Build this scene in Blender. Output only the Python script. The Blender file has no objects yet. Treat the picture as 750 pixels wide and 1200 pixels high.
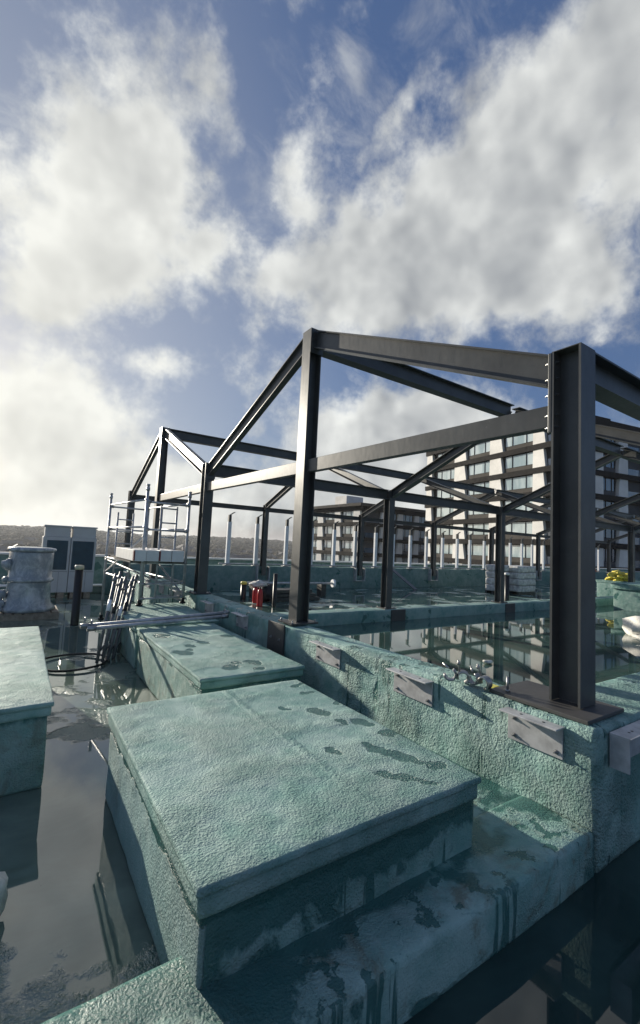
import bpy, bmesh, math, random
from mathutils import Vector, Matrix, noise as mnoise
rnd = random.Random(7)
S = bpy.context.scene
R = math.radians
EYE = 1.8

# ---------------------------------------------------------------- camera
cam = bpy.data.cameras.new('camera'); co = bpy.data.objects.new('camera', cam)
S.collection.objects.link(co); S.camera = co
CR = Vector((0.8265, -0.5609, 0.0479)); CU = Vector((-0.0833, -0.0376, 0.9958)); CF = Vector((0.5567, 0.8270, 0.0777))
m = Matrix((CR, CU, -CF)).transposed().to_4x4()
co.matrix_world = Matrix.Translation((0, 0, EYE)) @ m
cam.sensor_fit = 'VERTICAL'; cam.sensor_height = 24; cam.lens = 24 * 519.14 / 1200
cam.clip_start = 0.05; cam.clip_end = 20000

# ---------------------------------------------------------------- sun and exposure
SUN_AZ, SUN_EL = R(-14.0), R(14.5)          # azimuth from +Y towards +X
sd = Vector((math.sin(SUN_AZ) * math.cos(SUN_EL), math.cos(SUN_AZ) * math.cos(SUN_EL), math.sin(SUN_EL)))
sun = bpy.data.lights.new('sun', 'SUN'); so = bpy.data.objects.new('sun', sun); S.collection.objects.link(so)
sun.energy = 5.0; sun.angle = R(0.6); sun.color = (1.0, 0.92, 0.78)
so.rotation_euler = sd.to_track_quat('Z', 'Y').to_euler()
S.view_settings.view_transform = 'Standard'; S.view_settings.look = 'None'
S.view_settings.gamma = 1; S.view_settings.exposure = 0.34
S.view_settings.use_curve_mapping = False

# ---------------------------------------------------------------- node helper
class NT:
    def __init__(s, tree):
        s.t = tree; s.n = tree.nodes; s.l = tree.links
    def new(s, typ, **kw):
        nd = s.n.new(typ)
        for k, v in kw.items(): setattr(nd, k, v)
        return nd
    def put(s, sock, v):
        if isinstance(v, bpy.types.NodeSocket): s.l.new(v, sock)
        elif v is not None: sock.default_value = v
    def m(s, op, a, b=None, c=None, clamp=False):
        nd = s.new('ShaderNodeMath', operation=op); nd.use_clamp = clamp
        s.put(nd.inputs[0], a)
        if b is not None: s.put(nd.inputs[1], b)
        if c is not None: s.put(nd.inputs[2], c)
        return nd.outputs[0]
    def v(s, op, a, b=None):
        nd = s.new('ShaderNodeVectorMath', operation=op); s.put(nd.inputs[0], a)
        if b is not None: s.put(nd.inputs[1], b)
        return nd.outputs['Value'] if op in ('DOT_PRODUCT', 'LENGTH') else nd.outputs[0]
    def ss(s, x, a, b, c=0.0, d=1.0):
        nd = s.new('ShaderNodeMapRange', interpolation_type='SMOOTHSTEP')
        s.put(nd.inputs[0], x)
        for i, q in zip((1, 2, 3, 4), (a, b, c, d)): s.put(nd.inputs[i], q)
        return nd.outputs[0]
    def noise(s, vec, scale, detail=6, rough=.55, dist=0.0):
        nd = s.new('ShaderNodeTexNoise'); s.put(nd.inputs['Vector'], vec)
        nd.inputs['Scale'].default_value = scale; nd.inputs['Detail'].default_value = detail
        nd.inputs['Roughness'].default_value = rough; nd.inputs['Distortion'].default_value = dist
        return nd.outputs[0]
    def mix(s, f, a, b):
        nd = s.new('ShaderNodeMix', data_type='RGBA'); s.put(nd.inputs[0], f)
        s.put(nd.inputs[6], a if isinstance(a, bpy.types.NodeSocket) else (*a, 1))
        s.put(nd.inputs[7], b if isinstance(b, bpy.types.NodeSocket) else (*b, 1))
        return nd.outputs[2]
    def mapping(s, vec, loc=(0,0,0), rot=(0,0,0), sc=(1,1,1), typ='POINT'):
        nd = s.new('ShaderNodeMapping', vector_type=typ); s.put(nd.inputs[0], vec)
        nd.inputs[1].default_value = loc; nd.inputs[2].default_value = rot; nd.inputs[3].default_value = sc
        return nd.outputs[0]

# ---------------------------------------------------------------- sky with clouds
W = bpy.data.worlds.new('World'); S.world = W; W.use_nodes = True
w = NT(W.node_tree); W.node_tree.nodes.clear()
SKY = 0.10
sky = w.new('ShaderNodeTexSky', sky_type='NISHITA'); sky.sun_disc = False
sky.sun_elevation = SUN_EL; sky.sun_rotation = SUN_AZ
sky.air_density = 1.0; sky.dust_density = 1.2; sky.ozone_density = 2.5
D = w.new('ShaderNodeTexCoord').outputs['Generated']
df = w.m('MAXIMUM', w.v('DOT_PRODUCT', D, tuple(CF)), 0.08)
u = w.m('DIVIDE', w.v('DOT_PRODUCT', D, tuple(CR)), df)
v_ = w.m('DIVIDE', w.v('DOT_PRODUCT', D, tuple(CU)), df)
cx = w.new('ShaderNodeCombineXYZ'); w.put(cx.inputs[0], u); w.put(cx.inputs[1], v_); UV = cx.outputs[0]
# cloud masses of the sky: bearing/height of each, size, tilt, weight
BL = [(60, 250, 120, 85, -20, .72), (150, 250, 70, 85, 10, .62), (140, 150, 60, 60, 10, .35), (240, 75, 36, 90, 12, .52), (15, 110, 60, 60, 0, .30),
      (100, 310, 80, 34, 10, .55), (250, 285, 30, 18, 40, .30), (190, 210, 40, 60, 0, .3),
      (350, 190, 34, 80, -12, .58), (322, 330, 40, 32, 0, .50), (395, 250, 60, 70, 0, .50), (240, 290, 34, 30, 30, .35), (700, 385, 120, 36, 6, .38),
      (480, 310, 120, 62, 22, .95), (600, 210, 170, 80, 40, 1.05), (735, 100, 110, 90, 40, 1.0), (470, 120, 14, 75, -36, .40),
      (700, 330, 80, 40, 0, .55), (620, 330, 90, 36, 10, .4),
      (10, 360, 110, 26, 8, .42), (20, 470, 90, 60, 0, .85), (95, 510, 75, 70, 0, .9), (190, 430, 36, 20, -8, .75), (20, 590, 200, 50, 0, .85), (200, 575, 80, 40, 0, .5),
      (440, 500, 110, 40, -4, 1.0), (560, 480, 80, 34, 0, .6), (400, 575, 200, 34, 0, .55), (650, 400, 50, 14, 0, .2), (640, 600, 300, 60, 0, .5)]
F = None
for (px, py, rx, ry, ang, amp) in BL:
    q = w.mapping(UV, ((px - 375) / 519.14, (600 - py) / 519.14, 0), (0, 0, R(ang)), (rx / 519.14, ry / 519.14, 1), 'TEXTURE')
    e = w.m('EXPONENT', w.m('MULTIPLY', w.v('DOT_PRODUCT', q, q), -0.8))
    F = w.m('MULTIPLY', e, amp) if F is None else w.m('MULTIPLY_ADD', e, amp, F)
front = w.ss(w.v('DOT_PRODUCT', D, tuple(CF)), 0.15, 0.45)
F = w.m('ADD', w.m('MULTIPLY', w.m('MINIMUM', F, 1.15), front), w.m('MULTIPLY', w.m('SUBTRACT', 1.0, front), 0.12))
stretch = w.mapping(D, (3.1, 1.7, 0.4))
n0 = w.noise(stretch, 2.0, 4, .5, .0)
n1 = w.noise(stretch, 4.6, 11, .60, .1)
ns = w.noise(stretch, 5.5, 3, .55, .1)
n1b = w.noise(w.v('ADD', stretch, tuple(sd * 0.04)), 5.5, 3, .55, .1)
n2 = w.noise(stretch, 13.0, 7, .62, .0)
dens = w.m('ADD', F, w.m('ADD', w.m('ADD', w.m('MULTIPLY_ADD', n1, 2.5, -1.25), w.m('MULTIPLY_ADD', n0, 1.0, -.5)), w.m('MULTIPLY_ADD', n2, .95, -.475)))
wn = w.noise(w.mapping(D, (0.7, 2.2, 1.0), (R(20), R(35), 0), (1.0, 2.6, 1.6)), 3.2, 9, .64, .5)
wisp = w.m('MULTIPLY', w.m('MULTIPLY', w.ss(wn, .48, .76), w.ss(dens, -.65, .25)), .52)
mask = w.m('MAXIMUM', w.ss(dens, 0.14, 0.84), wisp)
thick = w.ss(dens, 0.60, 1.55)
relief = w.m('MULTIPLY_ADD', w.m('SUBTRACT', n2, .5), .18, w.m('MULTIPLY', w.m('SUBTRACT', ns, n1b), w.m('MULTIPLY_ADD', thick, -1.2, 2.2)))
toS = w.m('MAXIMUM', w.v('DOT_PRODUCT', D, tuple(sd)), 0.0)
glow = w.m('POWER', toS, 6.0)
br = w.m('ADD', w.m('ADD', w.m('MULTIPLY_ADD', thick, -0.22, 0.66), relief), w.m('MULTIPLY', glow, .32), clamp=True)
cc = w.mix(br, (1.6, 1.75, 2.0), (7.4, 7.5, 7.2))
cc = w.mix(w.m('MULTIPLY', glow, .35, clamp=True), cc, (8.6, 8.3, 7.0))
skyc = w.mix(.60, sky.outputs[0], (0.56, 1.00, 2.35))
veil = w.m('MULTIPLY', w.ss(w.v('DOT_PRODUCT', D, tuple(sd)), .55, 1.0), .36)
skyc = w.mix(veil, skyc, (4.6, 4.8, 4.9))
col = w.mix(w.m('MULTIPLY', mask, 0.93), skyc, cc)
bg = w.new('ShaderNodeBackground'); w.l.new(col, bg.inputs[0]); bg.inputs[1].default_value = SKY
w.l.new(bg.outputs[0], w.new('ShaderNodeOutputWorld').inputs[0])

# ---------------------------------------------------------------- materials
def mat(name):
    M = bpy.data.materials.new(name); M.use_nodes = True
    t = NT(M.node_tree); p = t.n['Principled BSDF']
    return M, t, p
def plain(name, col, rough=.5, metal=0.0, var=.15, scale=8, bump=0.0, bscale=60, spec=.5):
    M, t, p = mat(name); pos = t.new('ShaderNodeNewGeometry').outputs['Position']
    n = t.noise(pos, scale, 5, .6)
    c = t.mix(t.ss(n, .3, .7), tuple(x * (1 - var) for x in col), tuple(min(1, x * (1 + var)) for x in col))
    t.put(p.inputs['Base Color'], c)
    t.put(p.inputs['Roughness'], t.m('MULTIPLY_ADD', t.noise(pos, scale * 3, 4), .25, rough - .12))
    p.inputs['Metallic'].default_value = metal; p.inputs['Specular IOR Level'].default_value = spec
    if bump:
        b = t.new('ShaderNodeBump'); b.inputs['Strength'].default_value = bump; b.inputs['Distance'].default_value = .01
        t.put(b.inputs['Height'], t.noise(pos, bscale, 5, .6)); t.l.new(b.outputs[0], p.inputs['Normal'])
    return M

TEAL_A, TEAL_B = (0.180, 0.350, 0.312), (0.360, 0.510, 0.465)
WETC = (0.022, 0.110, 0.100)
def sprayed(name, puddles=(), wet=0.0, band=None, bumpk=1.0, dirt=0.0, streak=0.0, grain=2.8, tone=1.0, left_face_x=None, bandn=.38, corner=False, seam=None):
    """rough sprayed roof coating; puddles = (x, y, r) wet spots, wet = share of noise wetness, band = (z0, z1) damp band under a lip"""
    M, t, p = mat(name); pos = t.new('ShaderNodeNewGeometry').outputs['Position']
    sx = t.new('ShaderNodeSeparateXYZ'); t.l.new(pos, sx.inputs[0]); X, Y, Z = sx.outputs
    big = t.noise(pos, 1.3, 4, .55); mid = t.noise(pos, 7, 5, .6); fin = t.noise(pos, 90, 3, .6)
    c = t.mix(t.ss(t.m('ADD', t.m('MULTIPLY', big, .5), t.m('MULTIPLY', mid, .5)), .36, .64), tuple(x*tone for x in TEAL_A), tuple(x*tone for x in TEAL_B))
    c = t.mix(t.m('MULTIPLY', t.ss(fin, .55, .75), .35), c, (.42, .52, .49))
    c = t.mix(t.m('MULTIPLY', t.ss(t.noise(pos, 2.7, 6, .65, 1.0), .56, .72), .4), c, (.12, .245, .215))
    if dirt: c = t.mix(t.m('MULTIPLY', t.ss(t.noise(pos, 3.3, 6, .7, .6), .50, .66), dirt), c, (.16, .15, .10))
    wm = None
    def add(a, b): return b if a is None else t.m('MAXIMUM', a, b)
    if wet: wm = add(wm, t.ss(t.noise(pos, 1.9, 6, .6, .5), .61 - wet * .3, .66 - wet * .3))
    if puddles:
        wob = t.v('ADD', pos, t.v('MULTIPLY', t.v('SUBTRACT', t.new('ShaderNodeTexNoise', noise_dimensions='3D').outputs[1], (.5, .5, .5)), (.10, .10, 0)))
        for nd in t.n:
            if nd.type == 'TEX_NOISE' and not nd.inputs['Vector'].is_linked:
                t.l.new(pos, nd.inputs['Vector']); nd.inputs['Scale'].default_value = 13; nd.inputs['Detail'].default_value = 3
        best = None
        for (x, y, rx, ry, an) in puddles:
            q = t.mapping(wob, (x, y, 0), (0, 0, R(an)), (rx, ry, 1e4), 'TEXTURE')
            d = t.v('LENGTH', q); best = d if best is None else t.m('MINIMUM', best, d)
        wm = add(wm, t.ss(best, 1.10, .90))
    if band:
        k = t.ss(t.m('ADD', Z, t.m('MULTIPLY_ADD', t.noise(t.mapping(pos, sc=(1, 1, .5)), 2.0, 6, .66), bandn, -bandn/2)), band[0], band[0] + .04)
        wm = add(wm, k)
    if streak:
        s_ = t.noise(t.mapping(pos, sc=(9, 9, .55)), 1.0, 4, .6)
        s2 = t.noise(t.mapping(pos, sc=(1.6, 1.6, 1.6)), 1.0, 3, .6)
        wm = add(wm, t.m('MULTIPLY', t.ss(s_, .565, .60), t.ss(s2, .5 - .1 * streak, .54 - .1 * streak)))
    if corner:
        cn = t.m('ADD', Y, t.m('MULTIPLY_ADD', t.noise(pos, 5, 5, .65), .22, -.11))
        wm = add(wm, t.m('MULTIPLY', t.ss(cn, 1.48, 1.53), t.ss(t.noise(pos, 2.1, 4, .6), .40, .48)))
    if left_face_x:
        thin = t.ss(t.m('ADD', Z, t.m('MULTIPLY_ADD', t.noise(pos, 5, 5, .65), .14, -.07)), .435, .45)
        wm = t.m('MULTIPLY', wm, t.m('MAXIMUM', t.ss(X, left_face_x, left_face_x+.01), thin))  # left face keeps no stains below the thin band
        c = t.mix(t.m('MULTIPLY', t.m('SUBTRACT', 1.0, t.ss(X, left_face_x, left_face_x+.01)), .45), c, (.28, .38, .39))  # left face tinted blue-grey, its grazing light painted into the colour
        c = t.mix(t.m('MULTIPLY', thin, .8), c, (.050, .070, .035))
    if wm is None: wm = t.m('MULTIPLY', mid, 0.0)
    c = t.mix(t.m('MULTIPLY', wm, .82), c, WETC)
    t.put(p.inputs['Base Color'], c)
    t.put(p.inputs['Roughness'], t.m('MULTIPLY_ADD', wm, -.40, .66))
    p.inputs['Specular IOR Level'].default_value = .32
    # lumpy orange-peel relief, uneven from patch to patch
    vo = t.new('ShaderNodeTexVoronoi', feature='SMOOTH_F1'); vo.inputs['Scale'].default_value = 30*grain; vo.inputs['Smoothness'].default_value = .7
    vw = t.v('ADD', pos, t.v('MULTIPLY', t.new('ShaderNodeTexNoise').outputs[1], (.03/grain,)*3))
    for nd in t.n:
        if nd.type == 'TEX_NOISE' and not nd.inputs['Vector'].is_linked:
            t.l.new(pos, nd.inputs['Vector']); nd.inputs['Scale'].default_value = 22*grain
    t.l.new(vw, vo.inputs['Vector'])
    amp = t.ss(t.noise(pos, 2.2, 3, .5), .38, .66, .40, 1.7)
    h = t.m('ADD', t.m('MULTIPLY', vo.outputs[0], .6), t.m('ADD', t.m('MULTIPLY', t.noise(pos, 48*grain, 4, .62), .85), t.m('MULTIPLY', t.noise(pos, 13, 3, .5), 1.0)))
    h = t.m('MULTIPLY', h, amp)
    if seam:
        ln = t.ss(t.m('ABSOLUTE', t.m('ADD', X, t.m('MULTIPLY_ADD', t.noise(pos, 9, 4, .6), .06, -.03 - seam))), .045, .0)
        h = t.m('MULTIPLY_ADD', ln, t.m('MULTIPLY', t.noise(pos, 40, 3, .6), 1.8), h)
    h = t.m('MULTIPLY', h, t.m('MULTIPLY_ADD', wm, -.45, 1.0))
    b = t.new('ShaderNodeBump'); b.inputs['Strength'].default_value = min(1.0, .95 * bumpk); b.inputs['Distance'].default_value = .022*bumpk/grain**.5
    t.put(b.inputs['Height'], h); t.l.new(b.outputs[0], p.inputs['Normal'])
    return M

def wetfloor(name, thr, scale=.55, base=(.045, .062, .058), wetc=(.075, .150, .138), ior=1.5, stretch=(1, 1, 1), dark=.0):
    """roof coating under standing water: smooth mirror where it is deep, bumpy wet coating where it comes through"""
    M, t, p = mat(name); pos = t.new('ShaderNodeNewGeometry').outputs['Position']
    q = t.mapping(pos, (4.3, 1.1, 0), (0, 0, R(20)), stretch)
    n = t.m('ADD', t.noise(q, scale, 4, .55, .4), t.m('MULTIPLY_ADD', t.noise(pos, 9, 5, .65), .10, -.05))
    dry = t.ss(n, thr, thr + .05)
    mud = t.ss(t.noise(pos, 1.1, 6, .6, .6), .35, .7)
    deep = t.mix(mud, base, tuple(x * 1.7 for x in base))
    specks = t.ss(t.noise(pos, 55, 2, .5), .74, .78)
    deep = t.mix(t.m('MULTIPLY', specks, .6), deep, (.02, .02, .02))
    c = t.mix(dry, deep, t.mix(mud, wetc, tuple(x * 1.5 for x in wetc)))
    t.put(p.inputs['Base Color'], c)
    t.put(p.inputs['Roughness'], t.m('MULTIPLY_ADD', dry, .30, .025))
    p.inputs['IOR'].default_value = ior
    h = t.m('MULTIPLY', t.m('ADD', t.noise(pos, 34, 4, .6), t.m('MULTIPLY', t.noise(pos, 90, 2, .5), .4)), dry)
    h = t.m('ADD', h, t.m('MULTIPLY', t.noise(pos, 5, 2, .5), .006))
    b = t.new('ShaderNodeBump'); b.inputs['Strength'].default_value = .6; b.inputs['Distance'].default_value = .02
    t.put(b.inputs['Height'], h); t.l.new(b.outputs[0], p.inputs['Normal'])
    return M

def steelmat(name, col, rough=.38):
    M, t, p = mat(name); pos = t.new('ShaderNodeNewGeometry').outputs['Position']
    n = t.noise(pos, 2.4, 6, .65); f = t.noise(t.mapping(pos, sc=(1, 1, .25)), 30, 4, .6)
    c = t.mix(t.ss(n, .35, .7), tuple(x * .82 for x in col), tuple(x * 1.2 for x in col))
    c = t.mix(t.m('MULTIPLY', t.ss(t.noise(pos, 26, 5, .7), .66, .74), .45), c, (.20, .195, .18))
    t.put(p.inputs['Base Color'], c)
    t.put(p.inputs['Roughness'], t.m('MULTIPLY_ADD', f, .22, rough - .1))
    b = t.new('ShaderNodeBump'); b.inputs['Strength'].default_value = .08; b.inputs['Distance'].default_value = .004
    t.put(b.inputs['Height'], t.noise(pos, 120, 2)); t.l.new(b.outputs[0], p.inputs['Normal'])
    return M

PUD1 = [(2.10,3.33,.08,.035,20),(2.07,3.12,.07,.035,0),(1.91,2.73,.11,.06,-60),(2.15,2.83,.06,.035,40),(2.07,2.43,.05,.09,20),(1.95,2.50,.04,.06,0),
        (2.12,2.22,.05,.075,60),(1.93,1.97,.055,.20,25),(2.06,1.76,.07,.055,0),(1.80,1.74,.032,.18,40),(1.64,2.16,.03,.07,10),(1.88,2.14,.035,.045,0),(1.72,2.9,.03,.05,30)]
PUD2 = [(2.07,4.15,.07,.11,20),(2.03,3.93,.06,.05,0),(2.44,4.68,.06,.10,0),(1.57,5.73,.10,.14,0),(1.55,4.79,.09,.13,30),(1.79,4.07,.09,.10,-30),
        (1.72,5.07,.06,.10,0),(1.92,5.18,.07,.10,20),(2.33,5.44,.10,.08,0),(1.66,4.9,.05,.05,0),(1.9,4.2,.06,.05,0)]
T_LID1 = sprayed('coating_lid', PUD1, seam=1.48); T_LID2 = sprayed('coating_lid_b', PUD2); T_LID3 = sprayed('coating_lid_c')
T_BODY1 = sprayed('coating_body', band=(.33, .5), streak=.9, wet=.16, bumpk=1.0, dirt=.3, tone=1.0, bandn=.55, left_face_x=.652)
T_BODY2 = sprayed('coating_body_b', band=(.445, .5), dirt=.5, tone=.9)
T_KERB = sprayed('coating_kerb', bumpk=1.6, streak=.1, grain=2.0, tone=1.12)
T_LEDGE = sprayed('coating_ledge', wet=.26, streak=1.9, bumpk=.9, dirt=.7, tone=1.0, corner=True)
T_KERB2 = sprayed('coating_far_kerb', wet=.1, bumpk=.6, tone=.85)
T_WALL = sprayed('coating_parapet', wet=.02, bumpk=.5, tone=.62)
F_MAIN = wetfloor('flooded_roof', .535, .8, (.100, .135, .114), (.075, .135, .116), 1.95)
F_LOW = wetfloor('flooded_roof_dark_copy', .60, .8, (.020, .042, .038), (.03, .075, .068), 1.5)  # darker copy of the flooded roof; its dimmer reflection is put into the colour
F_INNER = wetfloor('flooded_inner_roof', .66, .35, (.040, .078, .066), (.16, .30, .26), 1.55)
F_FAR = wetfloor('damp_inner_roof', .55, .9, (.055, .095, .082), (.17, .27, .24), 1.65, (1, 1, 1))
STEEL = steelmat('dark_painted_steel', (.074, .076, .074), .36)
PLATE = steelmat('dark_base_plate', (.072, .070, .067), .5)
GALV = plain('galvanised_steel', (.40, .40, .40), .42, .85, .2, 14)
GALVP = plain('grey_bracket_steel', (.52, .52, .52), .45, .3, .2, 10)
LADM = plain('weathered_aluminium', (.20, .205, .21), .55, .6, .25, 12)
BOLT = plain('bolt_steel', (.48, .47, .45), .35, .9)
ALU = plain('aluminium_tube', (.50, .51, .52), .50, .6, .2, 12)
WHITEP = plain('white_post_coating', (.92, .93, .93), .45, 0, .06)
WHITEC = plain('white_coping', (.72, .73, .71), .5, 0, .1, 4)
BLACKP = plain('black_plastic', (.012, .012, .013), .4, 0, .1)
YEL = plain('yellow_cap', (.72, .66, .14), .5, 0, .1)
CREAM = plain('cream_cap', (.62, .58, .42), .5, 0, .1)
REDM = plain('red_enamel', (.55, .03, .03), .3, 0, .1)
BRASS = plain('brass', (.55, .45, .2), .4, .9)
TIMBER = plain('pallet_timber', (.30, .25, .19), .75, 0, .3, 12, .4)
DTIMBER = plain('wet_dark_timber', (.05, .048, .042), .5, 0, .3, 12, .4)
CASE = plain('painted_white_casing', (.52, .53, .53), .42, 0, .05, 3)
GRILLE = plain('dark_blue_grille', (.020, .055, .080), .45, 0, .2, 5, .5, 200)
CARTON = plain('white_carton', (.78, .76, .72), .6, 0, .06, 6, .2, 30)
REDT = plain('maroon_tape', (.16, .03, .035), .5)
ORANGE = plain('orange_plastic', (.85, .17, .03), .5)
HIVIZ = plain('yellow_fabric', (.72, .60, .10), .7, 0, .35, 9, .6, 20)
BAGW = plain('white_woven_bag', (.74, .72, .66), .7, 0, .15, 20, .6, 40)
STONE = plain('cream_stone', (.78, .755, .71), .75, 0, .12, .35, .2, 6)
DARKB = plain('dark_bronze_band', (.026, .024, .023), .85, 0, .2, .5, spec=.12)
SPAN = plain('brown_spandrel', (.085, .078, .070), .85, 0, .15, .5, spec=.15)
RECESS = plain('recess_wall', (.045, .048, .055), .6, 0, .3, .3)
ROOFT = plain('slate_roof', (.10, .095, .095), .7, 0, .2, .1)
HWALL = plain('rendered_house_wall', (.55, .53, .49), .8, 0, .15, .02)
CLOTHG = plain('dark_fabric', (.03, .03, .035), .7)

def glassm(name, c1, c2, rough=.04):
    M, t, p = mat(name); pos = t.new('ShaderNodeNewGeometry').outputs['Position']
    n = t.noise(t.mapping(pos, sc=(1, 1, .3)), .55, 3, .5)
    t.put(p.inputs['Base Color'], t.mix(t.ss(n, .4, .6), c1, c2))
    p.inputs['Roughness'].default_value = rough; p.inputs['IOR'].default_value = 2.3
    return M
GLASS = glassm('window_glass_lit', (.30, .40, .42), (.55, .64, .65))  # lit walls: bright sky reflection painted into the pane colour
GLASSD = glassm('window_glass_dark', (.03, .065, .11), (.07, .13, .20))  # darker pane copy, for shaded walls and balcony bays

def film():
    M, t, p = mat('stretch_film'); pos = t.new('ShaderNodeNewGeometry').outputs['Position']
    n = t.noise(t.mapping(pos, sc=(2.2, 2.2, 1.6)), 2.2, 6, .65, .8); f = t.noise(t.mapping(pos, sc=(1, 1, .5)), 26, 5, .7)
    c = t.mix(t.ss(n, .42, .66), (.26, .30, .325), (.55, .58, .60))
    c = t.mix(t.m('MULTIPLY', t.ss(f, .56, .70), .55), c, (.66, .69, .71))
    t.put(p.inputs['Base Color'], c); p.inputs['Roughness'].default_value = .22
    p.inputs['Coat Weight'].default_value = .6; p.inputs['Coat Roughness'].default_value = .12
    b = t.new('ShaderNodeBump'); b.inputs['Strength'].default_value = .7; b.inputs['Distance'].default_value = .02
    t.put(b.inputs['Height'], t.m('ADD', n, t.m('MULTIPLY', f, .5))); t.l.new(b.outputs[0], p.inputs['Normal'])
    return M
FILM = film()
BLOCKW = plain('wrapped_block', (.56, .56, .55), .45, 0, .3, 7, .6, 12)

# ---------------------------------------------------------------- mesh helpers
class MB:
    def __init__(s): s.bm = bmesh.new()
    def box(s, x0, x1, y0, y1, z0, z1, M=None):
        vs = [s.bm.verts.new(Vector((x, y, z))) for z in (z0, z1) for x, y in ((x0, y0), (x1, y0), (x1, y1), (x0, y1))]
        for f in ((3,2,1,0), (4,5,6,7), (0,1,5,4), (1,2,6,5), (2,3,7,6), (3,0,4,7)): s.bm.faces.new([vs[i] for i in f])
        if M is not None:
            for q in vs: q.co = M @ q.co
        return s
    def prism(s, poly, a, ux, uy, b):
        """extrude the 2-D outline poly (in axes ux, uy) from point a to point b"""
        a, b, ux, uy = map(Vector, (a, b, ux, uy))
        A = [s.bm.verts.new(a + ux * p[0] + uy * p[1]) for p in poly]; B = [s.bm.verts.new(b + ux * p[0] + uy * p[1]) for p in poly]
        n = len(poly)
        for i in range(n): s.bm.faces.new((A[i], A[(i+1) % n], B[(i+1) % n], B[i]))
        s.bm.faces.new(A[::-1]); s.bm.faces.new(B)
        return s
    def tube(s, a, b, r, seg=10, r2=None):
        a, b = Vector(a), Vector(b); d = (b - a).normalized()
        ux = d.orthogonal().normalized(); uy = d.cross(ux); r2 = r if r2 is None else r2
        cs = [(math.cos(2*math.pi*i/seg), math.sin(2*math.pi*i/seg)) for i in range(seg)]
        A = [s.bm.verts.new(a + (ux*c + uy*q) * r) for c, q in cs]; B = [s.bm.verts.new(b + (ux*c + uy*q) * r2) for c, q in cs]
        for i in range(seg):
            f = s.bm.faces.new((A[i], A[(i+1) % seg], B[(i+1) % seg], B[i])); f.smooth = True
        s.bm.faces.new(A[::-1]); s.bm.faces.new(B)
        return s
    def path(s, pts, r, seg=8, closed=False):
        pts = [Vector(p) for p in pts]; n = len(pts); rings = []
        for i, p in enumerate(pts):
            d = (pts[(i+1) % n] - pts[i-1]) if (closed or 0 < i < n-1) else (pts[1]-pts[0] if i == 0 else pts[-1]-pts[-2])
            d.normalize(); up = Vector((0,0,1)) if abs(d.z) < .9 else Vector((1,0,0))
            ux = d.cross(up).normalized(); uy = ux.cross(d)
            rings.append([s.bm.verts.new(p + (ux*math.cos(2*math.pi*k/seg) + uy*math.sin(2*math.pi*k/seg))*r) for k in range(seg)])
        for i in range(n if closed else n-1):
            A, B = rings[i], rings[(i+1) % n]
            for k in range(seg):
                f = s.bm.faces.new((A[k], A[(k+1) % seg], B[(k+1) % seg], B[k])); f.smooth = True
        if not closed: s.bm.faces.new(rings[0][::-1]); s.bm.faces.new(rings[-1])
        return s
    def lathe(s, prof, c=(0,0,0), seg=24, jit=None):
        c = Vector(c); rings = []
        for (r, z) in prof:
            ring = []
            for k in range(seg):
                a = 2*math.pi*k/seg; rr = r * (1 + (jit(a, z) if jit else 0))
                ring.append(s.bm.verts.new(c + Vector((rr*math.cos(a), rr*math.sin(a), z))))
            rings.append(ring)
        for A, B in zip(rings, rings[1:]):
            for k in range(seg):
                f = s.bm.faces.new((A[k], A[(k+1) % seg], B[(k+1) % seg], B[k])); f.smooth = True
        s.bm.faces.new(rings[0][::-1]); s.bm.faces.new(rings[-1])
        return s
    def blob(s, c, r, sub=2, amp=.2, fr=2.0, seed=0):
        M = bmesh.ops.create_icosphere(s.bm, subdivisions=sub, radius=1.0)
        for q in M['verts']:
            d = q.co.copy(); k = 1 + amp * mnoise.noise(d * fr + Vector((seed, seed*.7, 0)))*2
            q.co = Vector(c) + Vector((d.x*r[0], d.y*r[1], d.z*r[2])) * k
            for f in q.link_faces: f.smooth = True
        return s
    def rough(s, x0, x1, y0, y1, z0, z1, step=.08, rad=.014, amp=.004, open_bottom=False):
        """box with a gridded skin, softened edges and a slightly uneven hand-sprayed surface"""
        bm = s.bm; cache = {}; rad = min(rad, .22*min(x1-x0, y1-y0, z1-z0))
        def ax(a, b):
            n = max(2, int((b-a)/step)); mid = [a + rad*1.6 + (b-a-rad*3.2)*i/n for i in range(n+1)]
            return [a] + mid + [b]
        AX, AY, AZ = ax(x0, x1), ax(y0, y1), ax(z0, z1)
        def V(x, y, z):
            k = (round(x, 5), round(y, 5), round(z, 5))
            if k not in cache:
                c = Vector((min(max(x, x0+rad), x1-rad), min(max(y, y0+rad), y1-rad), min(max(z, z0+rad), z1-rad)))
                d = Vector((x, y, z)) - c
                if d.length > 1e-6: d = d.normalized() * rad
                p = c + d
                nv = mnoise.noise_vector(p * 6) * amp + mnoise.noise_vector(p * 1.3) * amp * 1.5
                cache[k] = bm.verts.new(p + nv)
            return cache[k]
        def sheet(P, Q, fn, flip):
            for i in range(len(P)-1):
                for j in range(len(Q)-1):
                    vs = [fn(P[i], Q[j]), fn(P[i+1], Q[j]), fn(P[i+1], Q[j+1]), fn(P[i], Q[j+1])]
                    f = bm.faces.new(vs[::-1] if flip else vs); f.smooth = True
        sheet(AX, AY, lambda a, b: V(a, b, z1), False)
        if not open_bottom: sheet(AX, AY, lambda a, b: V(a, b, z0), True)
        sheet(AX, AZ, lambda a, b: V(a, y0, b), False); sheet(AX, AZ, lambda a, b: V(a, y1, b), True)
        sheet(AY, AZ, lambda a, b: V(x0, a, b), True); sheet(AY, AZ, lambda a, b: V(x1, a, b), False)
        return s
    def xform(s, M):
        for q in s.bm.verts: q.co = M @ q.co
        return s
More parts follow.
